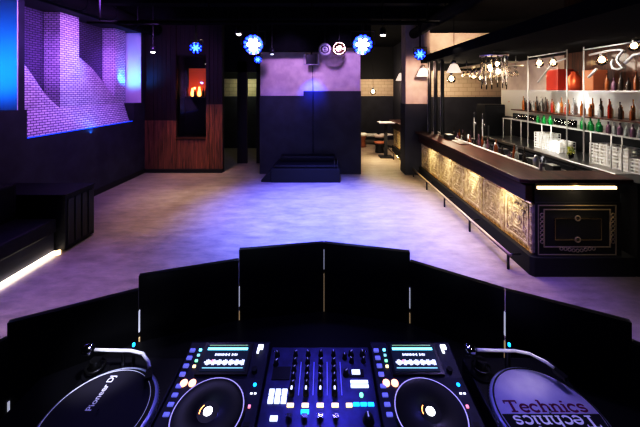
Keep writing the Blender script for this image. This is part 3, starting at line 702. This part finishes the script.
# ---- media player
def player(cx, label):
    t_=thing('media_player',label,'media player',(cx,1.015,1.16))
    # body profile: side section extruded in x
    g=MB(); pr=[(-.205,.0),(.205,.0),(.205,.128),(.195,.13),(.075,.104),(-.205,.094)]
    A=[g.bm.verts.new((-.158,a,b)) for a,b in pr]; B=[g.bm.verts.new((.158,a,b)) for a,b in pr]
    g.face(A); g.face(B[::-1])
    for i in range(6): g.face([A[i],B[i],B[(i+1)%6],A[(i+1)%6]])
    g.build('body','gear',t_,.004)
    tilt=Matrix.Translation((0,.135,.1185)) @ Matrix.Rotation(math.atan2(.026,.12),4,'X')
    MB().cbox(0,0,.003,.19,.112,.008,tilt).build('screen_bezel','plastic',t_)
    sc_=MB().cbox(0,0,.008,.165,.095,.002,tilt).build('screen','e_screen',t_)
    g=MB().use('e_cyan').cbox(0,.030,.010,.155,.009,.001,tilt); g.use('e_lime').cbox(0,.043,.010,.15,.003,.001,tilt)
    g.use('e_wave')
    for k in range(18):
        if k in (0,1,2,13): continue
        g.cbox(-.058+k*.0058,.009,.010,.004,.003+.006*abs(math.sin(k*1.7)),.001,tilt)
    for k in range(26):
        g.cbox(-.072+k*.0058,-.018,.010,.0042,.006+.014*abs(math.sin(k*2.3)),.001,tilt)
    g.use('e_pink').cbox(-.045,-.014,.0105,.006,.010,.001,tilt); g.use('e_teal').cbox(.0,-.037,.010,.15,.003,.001,tilt)
    g.build('display_graphics','e_cyan',sc_)
    # buttons left
    for k in range(8):
        MB().cbox(-.139+.001*k,.165-.030*k,.126-.0028*k if k<4 else .1035-.0012*(k-4),.020,.013,.008).build('hot_cue_button','e_blue_btn',t_,.002)
    for k in range(4):
        MB().cbox(-.108,.165-.019*k,.128-.004*k,.010,.006,.006).build('browse_button',('e_cyan','e_teal','e_green','e_yellow')[k],t_)
    for k in range(2):
        MB().cyl(-.122+.030*k,.055,.10,.108,.0125,16).build('cue_button','e_orange',t_)
    for k in range(2): MB().cyl(-.125,-.11-.06*k,.095,.103,.018,20).build('play_button','knob',t_)
    # media drive + small lights at right
    g=MB().cbox(.125,.172,.133,.020,.016,.008).cbox(.118,.158,.131,.008,.020,.006); g.build('usb_drive','e_white_soft',t_)
    MB().cyl(.130,.050,.100,.106,.006,12).build('indicator','e_cyan_btn',t_)
    for k in range(2): MB().cbox(.125+.013*k,.020,.103,.008,.004,.004).build('mode_button','e_white_soft',t_)
    MB().cbox(.128,-.022,.102,.008,.008,.006).build('direction_lever','e_pink',t_)
    MB().cyl(.118,.095,.105,.120,.010,16).build('browse_knob','knob',t_)
    g=MB().use('plastic').cbox(.132,-.10,.0975,.020,.12,.003); g.use('chrome').cbox(.132,-.09,.102,.018,.010,.010); g.build('tempo_slider','plastic',t_)
    # jog wheel
    j=MB().use('plastic').lathe([(.119,.0),(.119,.008),(.112,.014)],0,0,0,48); j.use('e_ring').lathe([(.1135,.014),(.111,.0155),(.1095,.014)],0,0,0,48); j.use('plastic').lathe([(.1095,.014),(.100,.011),(.036,.011),(.034,.012)],0,0,0,48)
    jo=j.build('jog_wheel','plastic',t_,loc=(0,-.042,.096))
    MB().lathe([(.034,.012),(0,.012)],0,0,0,32).build('jog_display','plastic',jo)
    MB().lathe([(0,.014),(.0135,.014),(.0135,.012)],0,0,0,20).build('position_lamp','e_white',jo)
    MB().torus((0,0,.0125),.026,.0012,'z',24,PI*.75,PI*1.1).build('position_ring','e_flame',jo)
    # fine groove lines
    g=MB()
    for k in range(36):
        a=2*PI*k/36; g.cbox(.1155*math.cos(a),.1155*math.sin(a),.0125,.004,.004,.002)
    g.build('grip_dots','steel_dark',jo)
    return t_
player(-.373,'media player with lit jog wheel left of the mixer')
player(.342,'media player with lit jog wheel right of the mixer')

# ---- mixer
mx=thing('dj_mixer','four channel mixer with rows of knobs between the players','mixer',(-.0155,1.0,1.16))
g=MB(); pr=[(-.20,.0),(.215,.0),(.215,.110),(-.20,.098)]
A=[g.bm.verts.new((-.193,a,b)) for a,b in pr]; B=[g.bm.verts.new((.193,a,b)) for a,b in pr]
g.face(A); g.face(B[::-1])
for i in range(4): g.face([A[i],B[i],B[(i+1)%4],A[(i+1)%4]])
M['mixer'] = noisy(mat('blue lit anodised mixer plate', (.03,.03,.08), .35, .3), (.05,.05,.13), (.08,.08,.20), scale=30)  # blue of the light on the mixer is put into the plate colour
g.build('body','mixer',mx,.004)
def zs(y): return .098+(y+.20)*(.012/.415)
def knob(x,y,r=.0085,parent=mx,h=.016):
    k=MB(); k.use('knob').lathe([(r*1.15,0),(r*1.1,.003),(r*.9,.004),(r*.8,h),(0,h)],0,0,0,16); k.use('knob_line').cbox(0,r*.35,h+.0006,r*.28,r*1.0,.001)
    o=k.build('knob','knob',parent,loc=(x,y,zs(y)), recalc=False); o.rotation_euler=(0,0,random.uniform(-.9,.9)); return o
for cxk in (-.095,-.046,.003,.052):
    for yk in (.178,.145,.115,.087,.060): knob(cxk,yk)
    w_=MB(); w_.use('knob').lathe([(.010,0),(.009,.02),(0,.021)],0,0,0,14); w_.use('e_wave').cbox(0,.002,.022,.006,.012,.002); w_.build('knob','knob',mx,loc=(cxk,.030,zs(.03)))
    MB().cbox(cxk,-.006,zs(0)+.002,.022,.009,.006).build('lit_button','e_yellow',mx)
    g=MB().use('plastic').cbox(cxk,-.09,zs(-.09)+.0005,.008,.10,.002); g.use('chrome').cbox(cxk,-.045,zs(-.05)+.007,.018,.012,.012); g.build('fader','plastic',mx)
    g=MB().use('e_blue_btn').cbox(cxk+.024,.105,zs(.105)+.0008,.0025,.16,.001); g.build('level_meter','e_blue_btn',mx)
MB().cbox(.098,-.006,zs(0)+.002,.020,.009,.006).build('lit_button','e_yellow',mx)
MB().cbox(-.046,-.026,zs(-.026)+.002,.026,.010,.006).build('lit_button','e_cyan_btn',mx)
for i in range(3):
    for j in range(2): MB().cbox(-.163+.022*i,.010+.026*j,zs(.02)+.002,.0175,.0195,.006).build('lit_pad','e_pad',mx)
MB().cbox(-.143,-.045,zs(-.045)+.002,.024,.013,.006).build('lit_button','e_pad',mx)
for yk in (.175,.14): knob(-.165,yk,.009); 
MB().cbox(-.140,.105,zs(.105)+.001,.065,.05,.002).build('blank_plate','plastic',mx)
g=MB().use('plastic').cbox(.135,.105,zs(.105)+.001,.050,.028,.002); g.use('e_pad').cbox(.132,.107,zs(.105)+.003,.030,.018,.002); g.build('effect_display','e_pad',mx)
for k in range(2): MB().cbox(.140,.072-.016*k,zs(.07)+.002,.062,.009,.004).build('effect_bar','e_pad',mx)
MB().cyl(.142,.026,zs(.02),zs(.02)+.006,.0065,12).build('lit_button','e_green',mx)
for k in range(3): MB().cbox(.122+.024*k,-.003,zs(0)+.002,.020,.009,.005).build('lit_button','e_cyan_btn',mx)
for xk in (.12,.165): knob(xk,.178,.010); knob(xk,.150,.008)
knob(.155,-.05,.016); knob(.095,.10,.010); knob(.095,.165,.008)
# screws
for x in (-.18,.18): MB().lathe([(.005,0),(.004,.002),(0,.002)],0,0,0,10).build('screw','chrome',mx,loc=(x,.195,zs(.195)))

# ---- turntable
def turntable(cx, label):
    t_=thing('turntable',label,'turntable',(cx,.974,1.16))
    MB().box(-.1765,.1765,-.21,.24,.015,.072).build('plinth','plastic',t_,.008)
    for x in (-.15,.15):
        for y in (-.18,.21): MB().cyl(x,y,0,.015,.025).build('foot','plastic',t_)
    g=MB(); g.use('rim').lathe([(.155,.074),(.172,.076),(.172,.080),(.168,.083),(.172,.086),(.168,.089),(.172,.092),(.166,.096),(.160,.097)],0,0,0,64); g.use('plastic').lathe([(.160,.097),(0,.0965)],0,0,0,64)
    pt=g.build('platter','chrome',t_)
    g=MB().use('steel')
    for k in range(90):
        a=2*PI*k/90; g.cbox(0,0,0,.004,.003,.004,Matrix.Rotation(a,4,'Z') @ Matrix.Translation((.1725,0,.084)))
    g.build('strobe_dots','steel',pt)
    # tonearm: base at (-.137,.165)
    bx_,by_=-.135,.168
    g=MB().use('plastic').cyl(bx_,by_,.072,.080,.042,28); g.use('steel_dark').cyl(bx_,by_,.080,.125,.018,20); g.torus((bx_,by_,.10),.030,.004,'z',24)
    g.build('tonearm_base','plastic',t_)
    zt=.152
    arm=MB().tube([(bx_-.01,by_+.01,zt),(bx_+.04,by_+.008,zt),(bx_+.13,by_+.006,zt),(bx_+.18,by_-.004,zt-.002),(bx_+.22,by_-.035,zt-.006),(bx_+.235,by_-.055,zt-.010)],.0058,10).build('tonearm','arm_paint',t_)
    MB().use('chrome').tube([(bx_-.055,by_+.012,zt),(bx_-.048,by_+.012,zt),(bx_-.024,by_+.011,zt),(bx_-.018,by_+.011,zt)],[.013,.019,.019,.013],18).build('counterweight','arm_paint',arm)
    MB().cbox(0,0,0,.022,.040,.012,Matrix.Translation((bx_+.243,by_-.072,zt-.016)) @ Matrix.Rotation(.4,4,'Z')).build('headshell','plastic',arm)
    MB().cyl(bx_+.10,by_+.006,.072,zt-.004,.006,10).build('arm_rest','steel_dark',t_)
    MB().cyl(bx_+.125,by_+.03,.072,.150,.0045,10).build('target_lamp','plastic',t_)
    MB().lathe([(.005,0),(.005,.010),(0,.012)],bx_+.125,by_+.03,.150,10).build('lamp_tip','e_cyan_btn',t_)
    MB().cyl(.150,-.165,.072,.092,.018,20).build('power_dial','chrome',t_)
    MB().cyl(0,0,.097,.112,.0035,10).build('spindle','chrome',t_)
    return t_
turntable(-.726,'turntable at far left with charcoal mat and chrome tonearm')
turntable(.7265,'turntable at far right under the pale lettered mat')
zt=1.16+.0985
sm=thing('slipmat','charcoal slipmat with small white Pioneer DJ print','slipmat',(-.732,.972,zt))
MB().lathe([(0,0),(.153,0),(.153,.002),(0,.002)],0,0,0,64).build('felt','mat_dark',sm)
MB().torus((0,0,.0022),.1525,.0011,'z',64).build('edge_line','knob_line',sm)
tc=bpy.data.curves.new('print','FONT'); tc.body='Pioneer DJ'; tc.size=.028; tc.align_x='LEFT'; tc.offset=.0005
tc.materials.append(M['ink_white']); to=bpy.data.objects.new('lettering',tc); COL.objects.link(to); bpy.context.view_layer.update()
me=bpy.data.meshes.new_from_object(to.evaluated_get(bpy.context.evaluated_depsgraph_get())); bpy.data.objects.remove(to); me.name='lettering'
to=bpy.data.objects.new('lettering',me); COL.objects.link(to); to.parent=sm; to.location=(-.024,.008,.0026); to.rotation_euler=(0,0,PI/2)
sm=thing('slipmat','pale lilac slipmat with large Technics lettering over mirrored lettering','slipmat',(.7265,.972,zt))
MB().lathe([(0,0),(.158,0),(.158,.002),(0,.002)],0,0,0,64).build('felt','mat_pale',sm)
MB().torus((0,0,.0012),.1605,.0022,'z',64).build('edge_line','mat_black',sm)
# black band below centre
pts=[]; R_=.1565
for k in range(25):
    a=PI+(k/24)*.0; 
g=MB(); up=[]; dn=[]
for k in range(41):
    x=-R_+2*R_*k/40; yb=-math.sqrt(max(0,R_*R_-x*x)); up.append(g.bm.verts.new((x,0,.0024))); dn.append(g.bm.verts.new((x,max(yb,-.050),.0024)))
for k in range(40): g.face([up[k],dn[k],dn[k+1],up[k+1]])
g.build('printed_band','mat_black',sm)
def arc(cx,cy,rx,ry,a0,a1,n=14): return [(cx+rx*math.cos(math.radians(a0+(a1-a0)*k/n)), cy+ry*math.sin(math.radians(a0+(a1-a0)*k/n))) for k in range(n+1)]
GL={
 'T':(.86,[([(0,.95),(.8,.95)],1),([(.4,.95),(.4,.03)],1.5),([(.2,.03),(.6,.03)],.8),([(.03,1),(.03,.72)],.8),([(.77,1),(.77,.72)],.8)]),
 'e':(.62,[(arc(.28,.33,.25,.31,5,320),1.2),([(.04,.35),(.52,.35)],.7)]),
 'c':(.60,[(arc(.28,.33,.25,.31,40,320),1.2),([(.47,.62),(.47,.46)],.9)]),
 'h':(.70,[([(.13,1.02),(.13,.03)],1.4),([(0,1.0),(.13,1.0)],.8),([(0,.03),(.28,.03)],.8),(arc(.33,.42,.20,.22,180,0),1.1),([(.53,.44),(.53,.03)],1.4),([(.40,.03),(.68,.03)],.8)]),
 'n':(.70,[([(.13,.66),(.13,.03)],1.4),([(0,.64),(.13,.64)],.8),([(0,.03),(.28,.03)],.8),(arc(.33,.42,.20,.22,180,0),1.1),([(.53,.44),(.53,.03)],1.4),([(.40,.03),(.68,.03)],.8)]),
 'i':(.36,[([(.16,.66),(.16,.03)],1.4),([(.02,.64),(.16,.64)],.8),([(.02,.03),(.30,.03)],.8),([(.16,.97),(.16,.82)],1.6)]),
 's':(.54,[(arc(.25,.49,.19,.15,30,270),1.1),(arc(.25,.19,.20,.155,90,-150),1.1),([(.43,.64),(.43,.48)],.7),([(.05,.16),(.05,.02)],.7)]),
}
def word(txt,x0,y0,h_,wscale,z,mname,par,flip=False):
    g=MB(); x=0; tot=sum(GL[c][0] for c in txt)*h_*wscale
    for c in txt:
        adv,st=GL[c]
        for pts,wt in st:
            q=[((x+p[0]*h_*wscale), p[1]*h_) for p in pts]
            if flip: q=[(tot-a,-b) for a,b in q]
            g.ribbon([(x0+a,y0+b) for a,b in q], h_*.155*wt, z)
        x+=adv*h_*wscale
    return g.build('lettering',mname,par,recalc=False)
tw=sum(GL[c][0] for c in 'Technics')
word('Technics',-.130,.006,.036,.262/(tw*.036),.0028,'ink_plum',sm)
word('Technics',-.130,-.006,.036,.262/(tw*.036),.0032,'ink_white',sm,flip=True)

# ================================================================== LIGHTS
def light(kind,loc,energy,col,size=.2,aim=None,angle=60,blend=.6,size_y=None,name='lamp'):
    d=bpy.data.lights.new(name,kind); d.energy=energy; d.color=col
    if kind=='AREA':
        d.size=size
        if size_y: d.shape='RECTANGLE'; d.size_y=size_y
    elif kind=='SPOT': d.spot_size=math.radians(angle); d.spot_blend=blend; d.shadow_soft_size=size
    else: d.shadow_soft_size=size
    o=bpy.data.objects.new(name,d); COL.objects.link(o); o.location=loc
    if aim is not None: o.rotation_euler=(Vector(aim)-Vector(loc)).to_track_quat('-Z','Y').to_euler()
    return o
# niche
light('AREA',(-3.6,5.0,3.7),46,(.55,.22,1),.3,(-5.4,5.7,2.2))
light('AREA',(-3.6,6.3,3.7),46,(.55,.22,1),.3,(-5.4,7.1,2.2))
light('SPOT',(-4.4,4.6,3.1),130,(.42,.18,1),.15,(-5.4,6.1,2.9),42,1)
light('SPOT',(-4.4,6.6,3.1),110,(.42,.18,1),.15,(-5.4,7.7,2.9),50,1)
light('SPOT',(-4.2,7.3,3.0),150,(.06,.18,1),.15,(-5.28,6.4,2.9),50,1)
light('SPOT',(-5.15,7.75,2.5),55,(.02,.25,1),.05,(-5.20,8.28,2.9),130,.8)
light('SPOT',(-5.2,4.2,2.6),60,(.005,.20,1),.05,(-5.25,4.96,2.8),130,.8)
light('AREA',(-4.95,6.5,1.42),7,(.03,.30,1),.05,(-5.25,6.5,1.75),size_y=2.6)
# floor washes
light('SPOT',(-.1,5.5,3.9),6000,(.12,.17,1),.10,(0,5.5,0),78,1)
light('SPOT',(-.2,5.6,4.0),1500,(.22,.17,1),.12,(-.5,6.2,0),60,1)
light('SPOT',(1.4,3.0,4.0),1100,(.24,.15,1),.12,(1.6,3.4,0),60,1)
light('SPOT',(-3.2,3.2,4.0),650,(.24,.15,1),.12,(-3.0,3.4,0),46,1)
light('SPOT',(-1.17,4.9,3.0),330,(.28,.25,1),.08,(-.5,7.6,0),55,.9)
light('SPOT',(.64,4.9,3.0),260,(.25,.25,1),.08,(-.2,7.4,.2),50,.9)
light('SPOT',(-2.6,6.3,4.0),420,(1,.80,.56),.1,(-2.9,6.1,0),48,.9)
light('SPOT',(-3.1,7.4,4.0),420,(1,.82,.62),.1,(-3.4,7.5,0),60,.9)
light('SPOT',(-2.4,4.6,4.0),240,(1,.76,.52),.1,(-2.2,4.5,0),60,.9)
light('SPOT',(1.6,6.8,4.0),260,(1,.82,.62),.1,(1.5,6.2,0),60,.9)
light('SPOT',(2.0,5.1,4.0),170,(1,.78,.60),.1,(1.9,4.9,0),55,.9)
light('SPOT',(3.2,2.8,3.9),160,(1,.72,.62),.1,(3.2,3.2,0),50,.9)
light('SPOT',(1.8,11.2,4.0),420,(1,.82,.60),.1,(1.7,10.6,0),75,.9)
# left wall wash + timber
light('SPOT',(-3.2,6.2,3.9),130,(.15,.14,1),.1,(-5,6.6,.5),60,.9)
light('SPOT',(-3.9,6.9,3.2),170,(1,.55,.32),.1,(-3.8,8.45,.75),38,.8)
light('SPOT',(-3.0,7.2,3.2),90,(1,.5,.3),.1,(-3.0,8.45,1.0),30,.8)
# centre wall
light('SPOT',(-.9,6.6,3.6),200,(.60,.36,1),.1,(-.9,8.3,2.8),70,.9)
light('SPOT',(.5,6.6,3.6),190,(.56,.34,1),.1,(.5,8.3,2.8),70,.9)
light('SPOT',(-.30,7.85,2.62),130,(.01,.06,1),.04,(-.30,8.3,2.25),80,1)
light('SPOT',(-1.0,6.0,3.3),220,(.25,.2,1),.1,(-1.4,8.3,1.2),50,1)
# LED under bench and bar, plus spots on bar front and end
light('AREA',(-3.70,2.6,.06),30,(1,.86,.66),.04,(-3.0,2.6,0),size_y=3.3)
for y0 in (4.3,5.3,6.3,7.3):
    light('AREA',(2.46,y0,.885),13,(1,.82,.55),.05,(2.66,y0,.3),size_y=.95)
light('AREA',(2.50,9.9,.98),50,(1,.80,.5),.05,(2.66,9.9,.3),size_y=2.2)
light('SPOT',(1.2,5.6,3.9),160,(1,.8,.5),.1,(2.64,5.6,.5),70,.9)
light('AREA',(3.15,3.66,1.09),3.5,(1,.8,.45),.04,(3.15,3.75,.5),size_y=.9)
light('SPOT',(3.1,2.3,3.4),60,(1,.8,.5),.1,(3.15,3.77,.5),40,.9)  # unseen spot added to bring out the end panel mouldings
# bar / back bar
light('AREA',(3.6,6.0,2.9),80,(1,.88,.74),.3,(4.5,6.0,1.5),size_y=3.5)
light('AREA',(3.6,4.6,2.9),45,(1,.90,.80),.3,(4.5,4.5,1.5),size_y=1.4)
light('AREA',(3.3,6.0,2.98),14,(1,.84,.66),.3,(2.9,6.0,1.2),size_y=3.0)
light('POINT',(3.9,9.6,2.75),110,(1,.80,.58),.1)
light('POINT',(5.3,7.6,2.75),75,(1,.70,.52),.1)
light('POINT',(2.3,12.6,2.6),90,(1,.78,.55),.1)
light('SPOT',(2.3,6.7,2.9),170,(1,.66,.50),.08,(2.5,8.24,2.5),60,.8)  # spot without a fixture, added to brighten the upper column
light('SPOT',(3.3,7.0,3.9),170,(1,.72,.52),.08,(3.6,8.5,3.65),75,.8)
light('POINT',(-3.0,11.4,2.5),14,(.85,.95,.62),.1)
light('POINT',(-3.72,8.72,2.35),3,(1,.45,.15),.03)
light('AREA',(4.52,5.6,1.845),7,(1,.97,.92),.04,(4.75,5.6,1.70),size_y=3.0)  # unseen strip added to lift the shadow below the wooden shelf
light('AREA',(4.45,5.6,2.255),20,(1,.95,.86),.05,(4.8,5.6,1.8),size_y=3.2)  # unseen strip added under the top shelf to brighten the splashback
# desk light
light('AREA',(0,.9,2.9),9,(.25,.22,1),.8,(0,1.05,1.2),size_y=.4)
light('SPOT',(.9,1.6,2.7),30,(.52,.42,1),.05,(.75,.95,1.25),40,.8)
light('SPOT',(-.8,1.9,2.6),14,(.5,.42,1),.05,(-.8,1.1,1.3),45,.8)
light('SPOT',(-.5,.8,2.2),75,(.9,.9,1),.03,(-.83,1.18,1.31),22,.7)  # unseen narrow spot added to brighten the left tonearm and counterweight
light('SPOT',(.9,.6,2.1),14,(1,.9,.8),.03,(.70,1.14,1.31),17,.6)
light('SPOT',(0,1.9,2.5),32,(.20,.17,1),.05,(0,1.05,1.25),50,.8)

wd=bpy.data.worlds.new('World'); bpy.context.scene.world=wd; wd.use_nodes=True
wd.node_tree.nodes['Background'].inputs[0].default_value=(.03,.03,.08,1); wd.node_tree.nodes['Background'].inputs[1].default_value=.02

# ================================================================== CAMERA
cd=bpy.data.cameras.new('camera'); cam=bpy.data.objects.new('camera',cd); COL.objects.link(cam)
cam.location=(0,0,2.3); cam.rotation_euler=(PI/2,0,0)
cd.sensor_width=36; cd.lens=36*303/640; cd.shift_x=-4/640; cd.shift_y=-(213.5-90)/640
cd.clip_start=.05
sc=bpy.context.scene; sc.camera=cam
sc.view_settings.view_transform='Standard'; sc.view_settings.look='None'; sc.view_settings.exposure=0
vs=sc.view_settings; vs.use_curve_mapping=True; cm=vs.curve_mapping; cv=cm.curves[3]
for x,y in ((.10,.055),(.30,.27),(.60,.64),(.85,.91)): cv.points.new(x,y)
cm.update()
try:
    sc.cycles.use_denoising=True; sc.cycles.sample_clamp_indirect=4; sc.cycles.max_bounces=6
except Exception: pass
